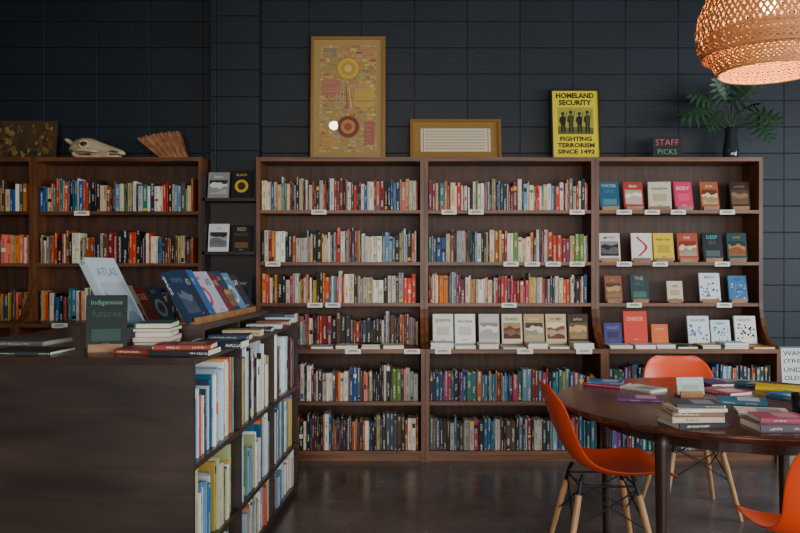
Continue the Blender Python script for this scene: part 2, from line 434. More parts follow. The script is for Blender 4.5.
bookcase(xA0, xA1, UPS, BASE, LOWS); bookcase(xA1+.002, xB1, UPS, BASE, LOWS); bookcase(xB1+.002, xC1, UPS, BASE, LOWS)
UL = [1.765, 1.385]; BL = 0.965; LL = [0.5, 0.075]
xL1, xL0 = -1.445, -2.68
bookcase(xL0, xL1, UL, BL, LL); bookcase(-3.93, xL0-.002, UL, BL, LL)

T = 0.03
def rowset(name, x0, x1, rows):
    m = MB()
    for (z, yf, pal, hm, hv, frac) in rows:
        fill_row(m, x0+T+0.006, x0+T+(x1-x0-2*T)*frac-0.006, yf, z, pal, hm, hv, mh=.255)
    return m.build(name, [BOOK])
ub = YU+0.02; lb = YL+0.03
rowset('shelved_books', xA0, xA1, [(UPS[0], ub, PAL, .222, .018, 1), (UPS[1], ub, PAL, .222, .022, 1), (UPS[2], ub, PALW, .21, .022, 1),
       (BASE, ub, PALD, .215, .022, 1), (LOWS[0], lb, PAL, .24, .03, 1), (LOWS[1], lb, PALD, .23, .025, 1)])
rowset('shelved_books', xA1, xB1, [(UPS[0], ub, PAL, .215, .022, 1), (UPS[1], ub, PAL, .21, .022, 1), (UPS[2], ub, PALW, .205, .022, 1),
       (LOWS[0], lb, PALB, .2, .012, 1), (LOWS[1], lb, PALB, .215, .012, 1)])
rowset('shelved_books', xB1, xC1, [(LOWS[0], lb, PALB, .24, .012, 1), (LOWS[1], lb, PALB, .22, .015, 1)])
rowset('shelved_books', xL0, xL1, [(UL[0], ub, PALD+PAL, .21, .022, .98), (UL[1], ub, PALD, .205, .025, .97), (BL, ub, PAL, .205, .025, 1), (LL[0], lb, PAL, .2, .02, 1)])
rowset('shelved_books', -3.93, xL0, [(UL[0], ub, PALD+PALW, .2, .025, 1), (UL[1], ub, PALW, .195, .02, 1), (BL, ub, [H('#d8802a'), H('#c9403a'), H('#2a5e8c'), H('#b8355a'), H('#d9a430'), H('#2c5a4a')], .2, .02, 1), (LL[0], lb, PAL, .2, .02, 1)])

# narrow shelf in front of pilaster
m = MB()
SX0, SX1 = -1.440, -1.055
for z in (1.86, 1.47, 1.09, 0.70, .35): m.box(SX0, SX1, 5.66, 5.845, z-0.022, z, mat=0)
m.box(SX0, SX1, 5.835, 5.845, 0, 2.05, mat=0)
m.box(SX0, SX0+.02, 5.66, 5.845, 0, 2.05, mat=0)
m.build('corner_shelf', [DKW])
m = MB()
def at(x, y, z, rz=0): return Matrix.Translation((x, y, z)) @ Matrix.Rotation(rz, 4, 'Z')
cover(m, at(-1.335, 5.70, 1.86), .155, .2, .015, H('#8a8884'), 'hours', 1, H('#d8d6d0'), H('#2a2a2c'), False)
cover(m, at(-1.165, 5.70, 1.86), .15, .21, .015, H('#17171a'), 'BLACK', 2, H('#c9a030'), H('#3a2a1a'), False)
cover(m, at(-1.335, 5.70, 1.47), .15, .21, .015, H('#d5d5d2'), 'night', 1, H('#9a9ca0'), H('#2a2a2c'), False)
cover(m, at(-1.165, 5.70, 1.47), .14, .2, .015, H('#1b1b1c'), 'RED NIGHT', 3, H('#a89880'), H('#6a4a2a'), False)
cover(m, at(-1.335, 5.70, 1.09), .15, .2, .015, H('#6a6458'), 'field', 0, INK, H('#3a2a1a'), False)
cover(m, at(-1.165, 5.70, 1.09), .15, .2, .015, H('#1a2c3e'), 'river', 0, H('#a8926a'), INK, False)
m.build('displayed_books', [BOOK, EASEL])

# face-out books in case B (base shelf)
m = MB(); bz = BASE
specs = [(443, '#e6e2d6', 'poems', 0, '#55504a', '#c8c2b2'), (465, '#ece9df', 'the blue', 0, '#3a4a5a', '#ccc8bc'), (489, '#c4c1b8', 'one day', 1, '#e6e2d6', '#8a8880'),
  (512, '#d8ccb0', 'ISLAND', 1, '#6b3a26', '#a98a5a'), (534, '#b79a72', 'letters', 1, '#e0d2b0', '#4a3a2a'), (556, '#cbb68c', 'HOME', 1, '#8a4a2a', '#e8dcc0'), (578, '#3a2c22', 'ashes', 1, '#c9a06a', '#6a4a30')]
for px, c, t, s, a, b in specs:
    cover(m, at(PX(px, 5.62), 5.60, bz+.02), .148, .215, .014, H(c), t, s, H(a), H(b), False)
def ledge(m, x0, x1, ncol, zb):
    x = x0
    while x < x1-0.13:
        w = R.uniform(.13, .17); z = zb
        for k in range(R.choice([1, 1, 2, 2, 3])):
            t = R.uniform(.008, .016)
            flat(m, x+w/2, 5.505+R.uniform(-.004, .004), z, w, .165, t, R.uniform(-.03, .03), R.choice(ncol), H('#e6e0d0')); z += t
        x += w+R.uniform(.005, .03)
for z_ in (bz,): m.box(xA1+.05, xB1-.05, 5.60, 5.67, z_, z_+.02, mat=1)
ledge(m, xA1+.04, xB1-.04, [WHITE, H('#d8d2c2'), H('#e8e4d6'), H('#b8b0a0'), H('#d5d8dc')], BASE)
m.build('displayed_books', [BOOK, WH])
m = MB(); ledge(m, -.62, xA1-.04, [H('#e8e4d6'), H('#c8c8c8'), H('#2a2c30'), H('#d5d8dc')], BASE)
m.build('displayed_books', [BOOK, WH])

# face-out books in case C
m = MB()
r1 = [(609, '#1f5a76', 'WATER LINE', 3, '#a8b8bc', '#4a7c8c', .15), (633, '#a5352a', 'RUN', 1, '#e8e0d0', '#b8988a', .15), (659, '#d8cfb4', 'meadow', 0, '#5a4a3a', '#c0b088', .165),
      (683, '#d0305a', 'BODY', 0, '#f0d8d0', '#e04a70', .14), (709, '#a5532e', 'SUN', 1, '#e8c890', '#5a2a1a', .14), (739, '#33221c', 'smoke', 1, '#907050', '#5a3a2a', .14)]
for px, c, t, s, a, b, w in r1: cover(m, at(PX(px, 5.74), 5.72, UPS[0], R.uniform(-.12, .12)), w, .205, .02, H(c), t, s, H(a), H(b))
r2 = [(609, '#d9d6cc', 'MOTH', 1, '#26262a', '#8a8a86', .155), (641, '#ece8dc', 'sister', 6, '#c42a2a', '#c42a2a', .15), (663, '#e0c22a', 'Bright Days', 0, '#3a3020', '#c8a020', .15),
      (687, '#b04a34', 'INK', 1, '#d8ccb0', '#8a2a1a', .15), (712, '#15181c', 'DEEP SEA', 3, '#4aa0a8', '#48585a', .15), (736, '#1f4a50', 'JUNE', 1, '#c87a3a', '#153438', .14)]
for px, c, t, s, a, b, w in r2: cover(m, at(PX(px, 5.74), 5.72, UPS[1], R.uniform(-.12, .12)), w, .205, .02, H(c), t, s, H(a), H(b))
r3 = [(613, '#8a5232', 'clay', 1, '#b89060', '#4a2a1a', .13, .19), (639, '#1f3a38', 'THE HILL', 3, '#a8a088', '#3a6a60', .14, .2), (674, '#d6caa8', 'ode', 0, '#3a3a3a', '#b8a880', .115, .15),
      (709, '#dfe6ea', 'BIRDS', 5, '#2f6f9a', '#1f4a70', .15, .21), (737, '#2a6a9a', 'TIDE', 5, '#a6b8c4', '#183858', .14, .19)]
for px, c, t, s, a, b, w, h in r3: cover(m, at(PX(px, 5.74), 5.72, UPS[2], R.uniform(-.1, .1)), w, h, .02, H(c), t, s, H(a), H(b))
r4 = [(613, '#3c3a78', 'VIOLET', 0, '#8880a0', '#2a2858', .13, .15), (636, '#d8402e', 'EMBER', 0, '#f0a890', '#d8402e', .17, .235), (660, '#e06a2e', 'ochre', 0, '#f0c0a0', '#e06a2e', .12, .14),
      (699, '#dce4e8', 'GLACIER', 5, '#3a80b0', '#1a3a58', .155, .2), (721, '#cfe0e6', 'FERN', 5, '#2f6f7a', '#1f4a50', .14, .17), (746, '#ece9df', 'NIGHTS', 5, '#1a1a1c', '#1a1a1c', .155, .2)]
m.box(xB1+.05, xC1-.05, 5.60, 5.67, bz, bz+.02, mat=2)
for px, c, t, s, a, b, w, h in r4: cover(m, at(PX(px, 5.62), 5.61, BASE+.02), w, h, .02, H(c), t, s, H(a), H(b), False)
ledge(m, xB1+.04, xC1-.04, [H('#3a76a5'), WHITE, H('#d6a43a'), H('#1f4a50'), H('#d5d8dc'), H('#a05a6a')], BASE)
m.build('displayed_books', [BOOK, EASEL, WH])

# shelf labels
def tagset(lst):
    m = MB()
    for px, z, yf in lst:
        x = PX(px, yf)
        old = m.M; m.M = Matrix.Translation((x, yf-.004, z-.024))
        m.box(-.055, .055, -.003, 0.0, -.008, .026, WHITE)
        m.rect(-.04, .04, .004, .008, -.0035, INK); m.rect(-.03, .03, .012, .017, -.0035, INK)
        m.M = old
    return m.build('shelf_labels', [PRINT])
yu = YU+0.002
tagset([(319, UPS[0], yu), (273, UPS[1], yu), (315, UPS[2], yu), (333, UPS[2], yu), (353, BASE, YL-.004), (412, BASE, YL-.004)])
tagset([(449, UPS[0], yu), (476, UPS[0], yu), (577, UPS[0], yu), (511, UPS[1], yu), (532, UPS[1], yu), (553, UPS[1], yu), (577, UPS[1], yu), (509, UPS[2], yu), (443, BASE, YL-.004), (525, BASE, YL-.004), (584, BASE, YL-.004)])
tagset([(624, UPS[0], yu), (652, UPS[0], yu), (678, UPS[0], yu), (727, UPS[0], yu), (624, UPS[1], yu), (660, UPS[1], yu), (722, UPS[1], yu), (634, UPS[2], yu), (724, UPS[2], yu)])
tagset([(82, UL[0], yu), (60, BL, YL-.004)])

# ---------------------------------------------------------------- things on top of the cases
def frame(m, w, h, fw, d, mat, inner=None):
    m.box(-w/2, w/2, 0, d, 0, fw, mat=mat); m.box(-w/2, w/2, 0, d, h-fw, h, mat=mat)
    m.box(-w/2, -w/2+fw, 0, d, fw, h-fw, mat=mat); m.box(w/2-fw, w/2, 0, d, fw, h-fw, mat=mat)
    m.box(-w/2+.002, w/2-.002, d*0.5, d-.001, .002, h-.002, (0.3, .25, .2), mat=mat)
def lean(ob, x, y, z, a, d=.03):
    ob.location = (x, y, z+d*math.sin(a)); ob.rotation_euler = (-a, 0, 0)

# tall framed drawing
m = MB(); w, h = .565, .955; frame(m, w, h, .022, .03, 0)
y = .0148; rr = random.Random(5)
m.rect(-w/2+.022, w/2-.022, .022, h-.022, y, H('#a08450'), 1)
aw, ah0, ah1 = w/2-.055, .055, h-.055
m.rect(-aw, aw, ah0, ah1, y-.0004, H('#a08448'), 1)
cols = [H(c) for c in '#b8a058 #a87c4c #b87c44 #868668 #b8a068 #b0705a #988040 #c09050 #96966a #a8604a #a09a66 #b89058 #a8724c #8e4a3a #76785e #c8b074 #bca460 #b88078'.split()]
z = ah0+.01; yy = y-.0008; cnt = 0
while z < ah1-.02:
    hh = rr.uniform(.006, .03); x = -aw+.008
    while x < aw-.02:
        ww = min(rr.uniform(.008, .07), aw-.006-x); cnt += 1
        c = rr.choice(cols)
        if rr.random() < .75:
            m.poly([(x+rr.uniform(0, .004), z), (x+ww*rr.uniform(.7, .95), z+rr.uniform(-.004, .004)), (x+ww*rr.uniform(.6, .95), z+hh*rr.uniform(.6, .95)), (x+ww*.1, z+hh*rr.uniform(.6, .95))], yy, c, 1)
        elif rr.random() < .6: m.disc(x+ww/2, z+hh*.5, hh*.4, yy, c, 1, 9)
        if rr.random() < .35: m.disc(x+ww/2, z+hh*.4, hh*.22, yy-.0004, rr.choice(cols), 1, 8)
        x += ww
    z += hh
for x0, x1, z0, z1, c in ((-.2, -.06, .5, .62, '#a86854'), (.05, .2, .42, .56, '#b89848'), (-.2, -.1, .1, .2, '#b08844'), (.1, .2, .8, .88, '#a87850'), (-.19, -.09, .8, .87, '#82745a'), (.12, .2, .12, .3, '#9a5a4a')):
    m.rect(x0, x1, z0, z1, yy-.0005, H(c), 1)
    for k in range(5):
        zz = z0+(z1-z0)*(k+.5)/5.5; m.rect(x0+.006, x1-.006-rr.uniform(0, .05), zz, zz+.004, yy-.0007, rr.choice(cols), 1)
for cz, c1, c2, c3 in ((.71, '#d0a030', '#a88c48', '#c8ac60'), (.26, '#74302a', '#b07c40', '#98442e')):
    m.disc(0.0, cz, .09, yy-.0008, H('#8a7444'), 1, 28); m.disc(0, cz, .082, yy-.0012, H(c1), 1, 28); m.disc(0, cz, .055, yy-.0016, H(c2), 1, 24); m.disc(0, cz, .03, yy-.002, H(c3), 1, 20)
m.rect(-aw+.02, aw-.02, .455, .462, yy-.0008, H('#8a5a3a'), 1)
for k in range(6): m.poly([(-.1+.03*k, .4), (-.09+.03*k, .4), (-.075+.02*k, .58), (-.08+.02*k, .58)], yy-.001, rr.choice(cols), 1)
lean(m.build('framed_drawing', [GOLD, GLAZED]), PX(348, 5.88), 5.86, TOPZ, .07)
# horizontal framed manuscript
m = MB(); w, h = .69, .325; frame(m, w, h, .022, .03, 0)
m.rect(-w/2+.022, w/2-.022, .022, h-.022, .0148, H('#967238'), 1)
m.rect(-.265, .265, .07, .255, .0144, H('#d8cdb0'), 1)
for i in range(7):
    zz = .09+.023*i; x = -.23
    while x < .22:
        ww = R.uniform(.008, .03); m.rect(x, x+ww*.8, zz, zz+.008, .0140, H('#a09070'), 1); x += ww
m.rect(-.248, -.243, .075, .25, .014, H('#8a3a2a'), 1); m.rect(.243, .248, .075, .25, .014, H('#8a3a2a'), 1)
lean(m.build('framed_manuscript', [GOLD, GLAZED]), PX(456, 5.87), 5.86, TOPZ, .2)
# yellow poster
m = MB(); w, h = .37, .55; frame(m, w, h, .012, .02, 0)
Y = H('#e8d41c'); y = .0095
m.rect(-w/2+.012, w/2-.012, .012, h-.012, y, Y, 1)
K = (.012, .012, .01)
m.text('HOMELAND', 0, .502, .29, .042, y-.0004, K, 1, True, .045)
m.text('SECURITY', 0, .447, .25, .042, y-.0004, K, 1, True, .045)
m.text('FIGHTING', 0, .165, .24, .036, y-.0004, K, 1, True, .045)
m.text('TERRORISM', 0, .115, .28, .036, y-.0004, K, 1, True, .045)
m.text('SINCE 1492', 0, .066, .28, .036, y-.0004, K, 1, True, .045)
m.rect(-.135, .135, .2, .41, y-.0004, H('#a8a43a'), 1)
m.poly([(-.135, .2), (.135, .2), (.135, .25), (.04, .262), (-.05, .25), (-.135, .262)], y-.0006, H('#6a6628'), 1)
for i, fx in enumerate((-.095, -.035, .03, .09)):
    hh = .155+.012*(i % 2); z0 = .212; D1 = H('#2a2614'); D2 = H('#4a4620')
    m.poly([(fx-.018, z0), (fx-.004, z0), (fx, z0+hh*.42), (fx+.006, z0), (fx+.02, z0), (fx+.016, z0+hh*.5), (fx-.016, z0+hh*.5)], y-.0008, D1, 1)
    m.poly([(fx-.018, z0+hh*.4), (fx+.018, z0+hh*.4), (fx+.024, z0+hh*.76), (fx+.008, z0+hh*.83), (fx-.008, z0+hh*.83), (fx-.024, z0+hh*.76)], y-.0009, D2 if i % 2 else K, 1)
    m.poly([(fx-.024, z0+hh*.76), (fx-.017, z0+hh*.76), (fx-.006, z0+hh*.48), (fx-.014, z0+hh*.44), (fx-.03, z0+hh*.56)], y-.001, D1, 1)
    m.disc(fx, z0+hh*.92, .0125, y-.001, H('#5a5228'), 1, 12, 1.15)
    m.poly([(fx-.014, z0+hh*.93), (fx+.014, z0+hh*.93), (fx+.01, z0+hh*1.03), (fx-.01, z0+hh*1.03)], y-.0011, K, 1)
    m.poly([(fx+.006, z0+hh*.3), (fx+.010, z0+hh*.29), (fx+.032, z0+hh*1.02), (fx+.028, z0+hh*1.03)], y-.0012, K, 1)
lean(m.build('framed_poster', [BLKFR, GLAZED]), PX(576, 5.87), 5.84, TOPZ, .12, .02)
# staff picks sign
m = MB(); w, h = .215, .16
m.box(-w/2, w/2, 0, .012, 0, h, mat=0)
m.text('STAFF', 0, .115, .17, .045, -.0006, H('#c86070'), 1, False, -.01)
m.text('PICKS', 0, .045, .14, .045, -.0006, H('#64a270'), 1, False, -.01)
m.box(-.04, .04, .01, .07, 0, .008, mat=0)
lean(m.build('staff_picks_sign', [SLATE, PRINT]), PX(667, 5.75), 5.74, TOPZ, .05, .07)
# left painting
m = MB(); w, h = .62, .30; m.box(-w/2, w/2, 0, .03, 0, h, mat=0)
m.rect(-w/2, w/2, 0, h, -.0005, H('#4a3420'), 1)
rr = random.Random(3)
for i in range(130):
    x = rr.uniform(-.28, .28); z = rr.uniform(.03, .27); s = rr.uniform(.01, .035)
    pts = []
    for a in (0, 1.1, 2.2, 3.2, 4.2, 5.3):
        pts.append((max(-.3, min(.3, x+s*rr.uniform(.3, 1)*math.cos(a))), max(.005, min(.295, z+s*rr.uniform(.4, 1.4)*math.sin(a)))))
    m.poly(pts, -.001-.00003*i, rr.choice([H(c) for c in '#705824 #3a2a18 #6a4222 #807038 #2a3a2a #5a4a30 #786830 #2c2418 #5a3a20'.split()]), 1)
lean(m.build('abstract_painting', [BLKFR, PRINT]), PX(57, 5.86)-.31, 5.84, TOPZ, .12)

# cattle skull
def skull():
    m = MB()
    secs = [(-.225, .025, .02, .075), (-.21, .05, .045, .08), (-.17, .068, .066, .088), (-.11, .075, .07, .094), (-.06, .078, .066, .094), (-.01, .062, .058, .085),
            (.05, .045, .046, .072), (.11, .038, .036, .06), (.16, .034, .028, .05), (.20, .036, .022, .04), (.225, .022, .012, .034)]
    n = 20; vs = []; fs = []
    for i, (x, ry, rz, cz) in enumerate(secs):
        for k in range(n):
            a = 2*math.pi*k/n
            sq = 1-0.12*abs(math.sin(2*a))
            vs.append((x, ry*math.cos(a)*sq, cz+rz*math.sin(a)*(1 if math.sin(a) > 0 else .8)))
    for i in range(len(secs)-1):
        for k in range(n): fs.append((i*n+k, i*n+(k+1) % n, (i+1)*n+(k+1) % n, (i+1)*n+k))
    fs.append(tuple(range(n))); fs.append(tuple(range((len(secs)-1)*n, len(secs)*n)))
    m.add(vs, fs, mat=0, smooth=True)
    for s in (-1, 1):
        ring = [(-.065+.03*math.cos(a), s*(.074-.012*math.cos(a)), .105+.026*math.sin(a)) for a in [2*math.pi*i/16 for i in range(17)]]
        m.tube(ring, .0095, 0, 8)
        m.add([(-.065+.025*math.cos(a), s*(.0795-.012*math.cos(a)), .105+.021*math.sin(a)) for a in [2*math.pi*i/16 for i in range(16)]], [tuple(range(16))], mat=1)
        m.tube([(-.18, s*.06, .06), (-.13, s*.088, .058), (-.07, s*.09, .062), (-.01, s*.066, .055), (.03, s*.045, .05)], [.008, .011, .012, .011, .008], 0, 8)
        for i in range(7):
            x = -.03+.021*i; m.box(x, x+.017, s*.034-.007, s*.034+.007, .012, .04, mat=0)
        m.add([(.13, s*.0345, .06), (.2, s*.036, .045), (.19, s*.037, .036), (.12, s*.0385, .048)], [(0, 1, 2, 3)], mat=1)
        m.tube([(-.19, s*.045, .12), (-.2, s*.075, .135), (-.2, s*.1, .14)], [.018, .014, .008], 0, 10)
        m.tube([(-.17, s*.055, .07), (-.16, s*.058, .03), (-.12, s*.055, .016), (0, s*.04, .013), (.12, s*.022, .013), (.19, s*.014, .014)], [.014, .016, .013, .011, .009, .007], 0, 8)
    return m.build('animal_skull', [BONE, BONED], fixn=True)
sk = skull(); sk.location = (PX(96, 5.76), 5.79, TOPZ); sk.rotation_euler = (0, 0, -.25)
# pleated wooden fan sculpture
m = MB(); n = 11
for i in range(n):
    a0 = math.radians(108+i*3.2); ln = .20+.02*(i/n)
    c, s_ = math.cos(a0), math.sin(a0)
    px_, pz_ = .15-.018*i, .012
    wd = .0135
    ux, uz = -s_, c
    vs = []
    for (l, hw) in ((0, wd*.7), (ln*.95, wd*.9), (ln, wd*.5)):
        for sgn in (-1, 1):
            for yy in (-.04, .04):
                vs.append((px_+c*l+ux*hw*sgn, yy*(.6+.4*l/ln)+(.007 if i % 2 else -.007), max(0, pz_+s_*l+uz*hw*sgn)))
    fs = []
    for b in (0, 4): fs += [(b, b+4, b+5, b+1), (b+2, b+3, b+7, b+6), (b, b+2, b+6, b+4), (b+1, b+5, b+7, b+3)]
    fs += [(0, 1, 3, 2), (8, 10, 11, 9)]
    m.add(vs, fs, mat=0)
m.box(-.05, .165, -.035, .035, 0, .02)
fo = m.build('carved_wooden_fan', [FANW], fixn=True); fo.location = (PX(166, 5.78), 5.79, TOPZ)

# potted plant in vase
def plant():
    e = empty('potted_philodendron', (PX(731, 5.80), 5.80, TOPZ))
    m = MB(); m.lathe([(0, 0), (.05, 0), (.058, .015), (.06, .05), (.052, .12), (.042, .19), (.046, .235), (.04, .235), (.036, .19), (.0, .18)], (0, 0, 0), 0)
    m.build('vase', [VASE], e)
    m = MB()
    def leaf(base, tip_dir, up, L):
        d = Vector(tip_dir).normalized(); u = Vector(up); sd = d.cross(u).normalized(); nn = sd.cross(d).normalized()
        o = Vector(base); n = 6
        vs = []
        for i in range(9):
            t = i/8; wdt = .07*L/.2*math.sin(math.pi*min(1, t*.93+.05))**.7
            c = o+d*L*t+nn*(-0.22*L*t*t)
            vs += [tuple(c-sd*wdt*.45), tuple(c), tuple(c+sd*wdt*.45)]
        fs = []
        for i in range(8): fs += [(i*3, i*3+1, i*3+4, i*3+3), (i*3+1, i*3+2, i*3+5, i*3+4)]
        m.add(vs, fs, mat=0, smooth=True)
        for i in range(n):
            t = .02+.84*i/(n-1)
            for s in (-1, 1):
                ll = L*(.62-.36*abs(t-.28))*(1 if t < .7 else .75)
                ang = math.radians(125-90*t)
                dr = (d*math.cos(ang)+sd*s*math.sin(ang)).normalized()
                b = o+d*L*t+nn*(-0.22*L*t*t)
                pr = dr.cross(nn).normalized(); pv = []
                for k in range(6):
                    q = k/5; hw = L*.06*(math.sin(math.pi*(q*.85+.12)))**.8 if k < 5 else .0008
                    cc = b+dr*ll*q+nn*(-.25*ll*q*q+.004*math.sin(q*9))
                    pv += [tuple(cc-pr*hw), tuple(cc+pr*hw)]
                m.add(pv, [(2*k, 2*k+1, 2*k+3, 2*k+2) for k in range(5)], mat=0, smooth=True)
    L_ = [((-.20, -.10, .34), (-.75, -.3, -.1), .24), ((-.14, -.12, .30), (-.6, -.5, -.5), .17), ((-.06, -.04, .44), (-.35, -.4, .6), .18), ((.0, -.05, .42), (.35, -.4, .55), .21),
          ((.13, -.08, .33), (.75, -.3, -.15), .20), ((.15, -.09, .26), (.45, -.5, -.7), .17), ((-.16, -.03, .42), (-.6, -.2, .25), .19), ((.05, -.12, .36), (.2, -.8, .15), .15)]
    for p, dd, ln in L_:
        p = Vector(p); mid = Vector((p.x*.35, p.y*.4, .2+(p.z-.2)*.75))
        m.tube([(p.x*.04, p.y*.05, .15), (p.x*.08, p.y*.1, .25), tuple(mid), tuple(p)], [.005, .005, .004, .003], 1, 6)
        leaf(p, dd, (0, -.9, .6) if abs(dd[2]) < .6 else (0, -1, .3), ln)
    m.build('foliage', [LEAF, STEM], e)
plant()

# sign on floor leaning on the wall, right side
m = MB(); w, h = .62, .76; frame(m, w, h, .014, .02, 0)
m.rect(-w/2+.014, w/2-.014, .014, h-.014, .0095, H('#dfe3e4'), 1)
for i, t in enumerate(['WANT TO STOP US', '(TRESPASSING) BY', 'UNDER WILD LAWS', 'OLD GUNS AND ALL', 'CITY CRIMES THAT', 'WALK WITH US NOW', 'TOGETHER']):
    m.text(t, 0, .705-.062*i, .55, .034, .0090, INK, 1, True, .01)
lean(m.build('protest_sign', [BLKFR, PRINT]), PX(781, 5.87)+.31, 5.83, 0, .1, .02)

# ---------------------------------------------------------------- low bookcase (left foreground)
e1 = Vector((.058, 1, 0)).normalized(); LM = basis(-.734, 2.76, 0, tuple(e1), tuple(Vector((-e1.y, e1.x, 0))))
LL_, LW, LH = 1.97, 1.15, 1.03
lowE = empty('low_bookcase')
m = MB(); m.M = LM
m.box(0, .025, 0, LW, 0, LH-.025, mat=0); m.box(LL_-.025, LL_, 0, LW, 0, LH-.025, mat=0)
m.box(-.004, LL_+.004, -.004, LW+.004, LH-.025, LH, mat=1)
for xx in (.66, 1.31): m.box(xx-.012, xx+.012, .002, .28, .06, LH-.025, mat=0)
m.box(.025, LL_-.025, .28, .30, .0, LH-.025, mat=0)
m.box(.025, LL_-.025, LW-.02, LW, 0, LH-.025, mat=0)
for z in (.645, .30, .05): m.box(.025, LL_-.025, .003, .28, z-.022, z, mat=1)
m.box(.025, LL_-.025, .03, .05, 0, .028, mat=0)
m.build('carcass', [PLY, PLYT], lowE)
RH = .075
m = MB(); m.M = LM; m.box(.55, 1.72, .13, .33, LH+RH-.02, LH+RH, mat=0)
for xx in (.56, 1.13, 1.69): m.box(xx, xx+.02, .14, .32, LH, LH+RH-.02, mat=0)
m.build('book_riser', [PLYT])
m = MB(); m.M = LM
for z, hm in ((.645, .30), (.30, .27), (.05, .2)):
    for a, b in ((.028, .645), (.675, 1.295), (1.325, 1.942)):
        fill_row(m, a, b-R.uniform(0, .04), .012, z, PALN, hm, .045, .2, .03, .008, .034, mh=.345 if z > .5 else (.31 if z > .2 else .215))
m.build('shelved_books', [BOOK])

def onlow(lx, ly): p = LM @ Vector((lx, ly, 0)); return p.x, p.y
def place(px, y): return PX(px, y), y
m = MB()
rowb = [(0.66, '#17324f', 'NORTH', .25, 1, '#5a6878'), (.75, '#1f2f48', 'LAND', .26, 0, '#a8a496'), (.84, '#2a5f96', 'SKY', .26, 0, '#a8b4c6'), (.94, '#c9a6b0', 'tender', .25, 2, '#a04a5a'), (1.05, '#a9b4c4', 'LAKE', .25, 0, '#445a7a'),
        (1.16, '#7c2c30', 'WINE', .24, 0, '#b09880'), (1.28, '#27405e', 'DUSK', .25, 1, '#a88858'), (1.41, '#5a86a8', 'RAIN', .24, 2, '#c8c8c0'), (1.55, '#34343c', 'CLAY', .23, 0, '#e8d8c0')]
for lx, c, t, hh, st, ac in rowb:
    x, y = onlow(lx, .20)
    M = Matrix.Translation((x, y, LH+RH)) @ Matrix.Rotation(math.radians(82), 4, 'Z')
    cover(m, M, .165, hh, .028, H(c), t, st, H(ac), mute(H(c), .5), True, .54)
m.build('displayed_books', [BOOK, EASEL])
m = MB()
for lx, c, t, hh, st, ac in ((.85, '#3a4a3a', 'MOSS', .24, 0, '#c8c0a0'), (1.0, '#b8b0a0', 'dune', .25, 1, '#7a5a3a'), (1.15, '#8a2c28', 'ROSE', .24, 0, '#e0c8b0'), (1.35, '#24506e', 'BAY', .24, 2, '#a8c0c8')):
    x, y = onlow(lx, .58)
    cover(m, Matrix.Translation((x, y, LH)) @ Matrix.Rotation(math.radians(78), 4, 'Z'), .165, hh, .028, H(c), t, st, H(ac), mute(H(c), .5), True, .5)
m.build('displayed_books', [BOOK, EASEL])
m = MB(); x, y = place(138, 3.3)
cover(m, Matrix.Translation((x, y, LH)) @ Matrix.Rotation(math.radians(79), 4, 'Z'), .22, .40, .036, H('#b4c2ca'), 'ATLAS', 1, H('#7a909c'), H('#a4b0b8'), True, .5)
m.build('art_book', [BOOK, EASEL])
m = MB(); x, y = place(106, 2.98)
cover(m, Matrix.Translation((x, y, LH)) @ Matrix.Rotation(math.radians(16), 4, 'Z'), .15, .21, .02, H('#1a2826'), 'indigenous futures', 3, H('#5a8a78'), H('#2f4a42'), True, .28)
m.build('hardcover_book', [BOOK, EASEL])
m = MB()
fl = [(150, 2.94, .15, .21, .02, 1.4, '#8a3a2e', None), (186, 2.90, .17, .22, .022, 1.5, '#23252b', '#5a3a2a'), (186, 2.90, .15, .21, .018, 1.62, '#9a3a2c', '#b0a080'),
      (222, 3.13, .14, .19, .03, 1.5, '#1b2a3a', '#4a6a8a'), (30, 2.95, .2, .26, .012, 1.5, '#3c3f42', None), (25, 3.3, .24, .3, .02, 1.45, '#6a6f72', None),
      (158, 3.2, .15, .21, .024, .1, '#2f7d4a', None), (158, 3.2, .15, .21, .02, .05, '#c05a7a', None), (158, 3.2, .14, .2, .02, .12, '#b9af9b', None), (158, 3.2, .15, .2, .015, .02, '#17171a', None), (158, 3.2, .14, .2, .02, .1, '#3a6e66', None),
      (281, 4.62, .12, .18, .03, 1.5, '#d8dde0', None), (281, 4.62, .12, .18, .02, 1.5, '#31465e', None)]
for i, (lx, c, d) in enumerate(((.50, '#d8d4c8', None), (.72, '#31465e', None), (.94, '#c9b58c', None), (1.16, '#2a2c30', '#8a8a86'), (1.38, '#c8cdd0', None), (1.6, '#8a4a3a', None))):
    x, y = onlow(lx, .065); fl.append((400+F*x/y, y, .115, .18, .02+.004*(i % 3), 1.6, c, d))
zt = {}
for px, yy, w, h, t, rz, c, d in fl:
    x, y = place(px, yy); z = LH+zt.get((px, yy), 0); zt[(px, yy)] = zt.get((px, yy), 0)+t
    flat(m, x, y, z, w, h, t, rz, H(c), H('#d8d0bc'), H(d) if d else None)
m.build('stacked_books', [BOOK])

# ---------------------------------------------------------------- table
TX, TY, TR, TZ = 1.5, 3.5, .78, .75
te = empty('round_table', (TX, TY, 0))
m = MB(); m.lathe([(0, TZ-.032), (TR-.03, TZ-.032), (TR-.004, TZ-.016), (TR, TZ-.008), (TR-.003, TZ-.001), (TR-.008, TZ), (0, TZ)], (0, 0, 0), 0, 96); m.build('top', [TBL], te)
m = MB(); m.lathe([(.60, TZ-.10), (.60, TZ-.032), (.58, TZ-.032), (.58, TZ-.10), (.60, TZ-.10)], (0, 0, 0), 0, 64, smooth=False); m.build('apron', [TLEG], te)
for i, (lx, ly) in enumerate([(-.47, -.45), (-.45, .45), (.45, .45), (.47, -.45)]):
    m = MB(); m.lathe([(0, 0), (.018, 0), (.02, .02), (.031, TZ-.10), (.033, TZ-.032), (0, TZ-.032)], (lx, ly, 0), 0, 20); m.build('leg_%d' % (i+1), [TLEG], te)

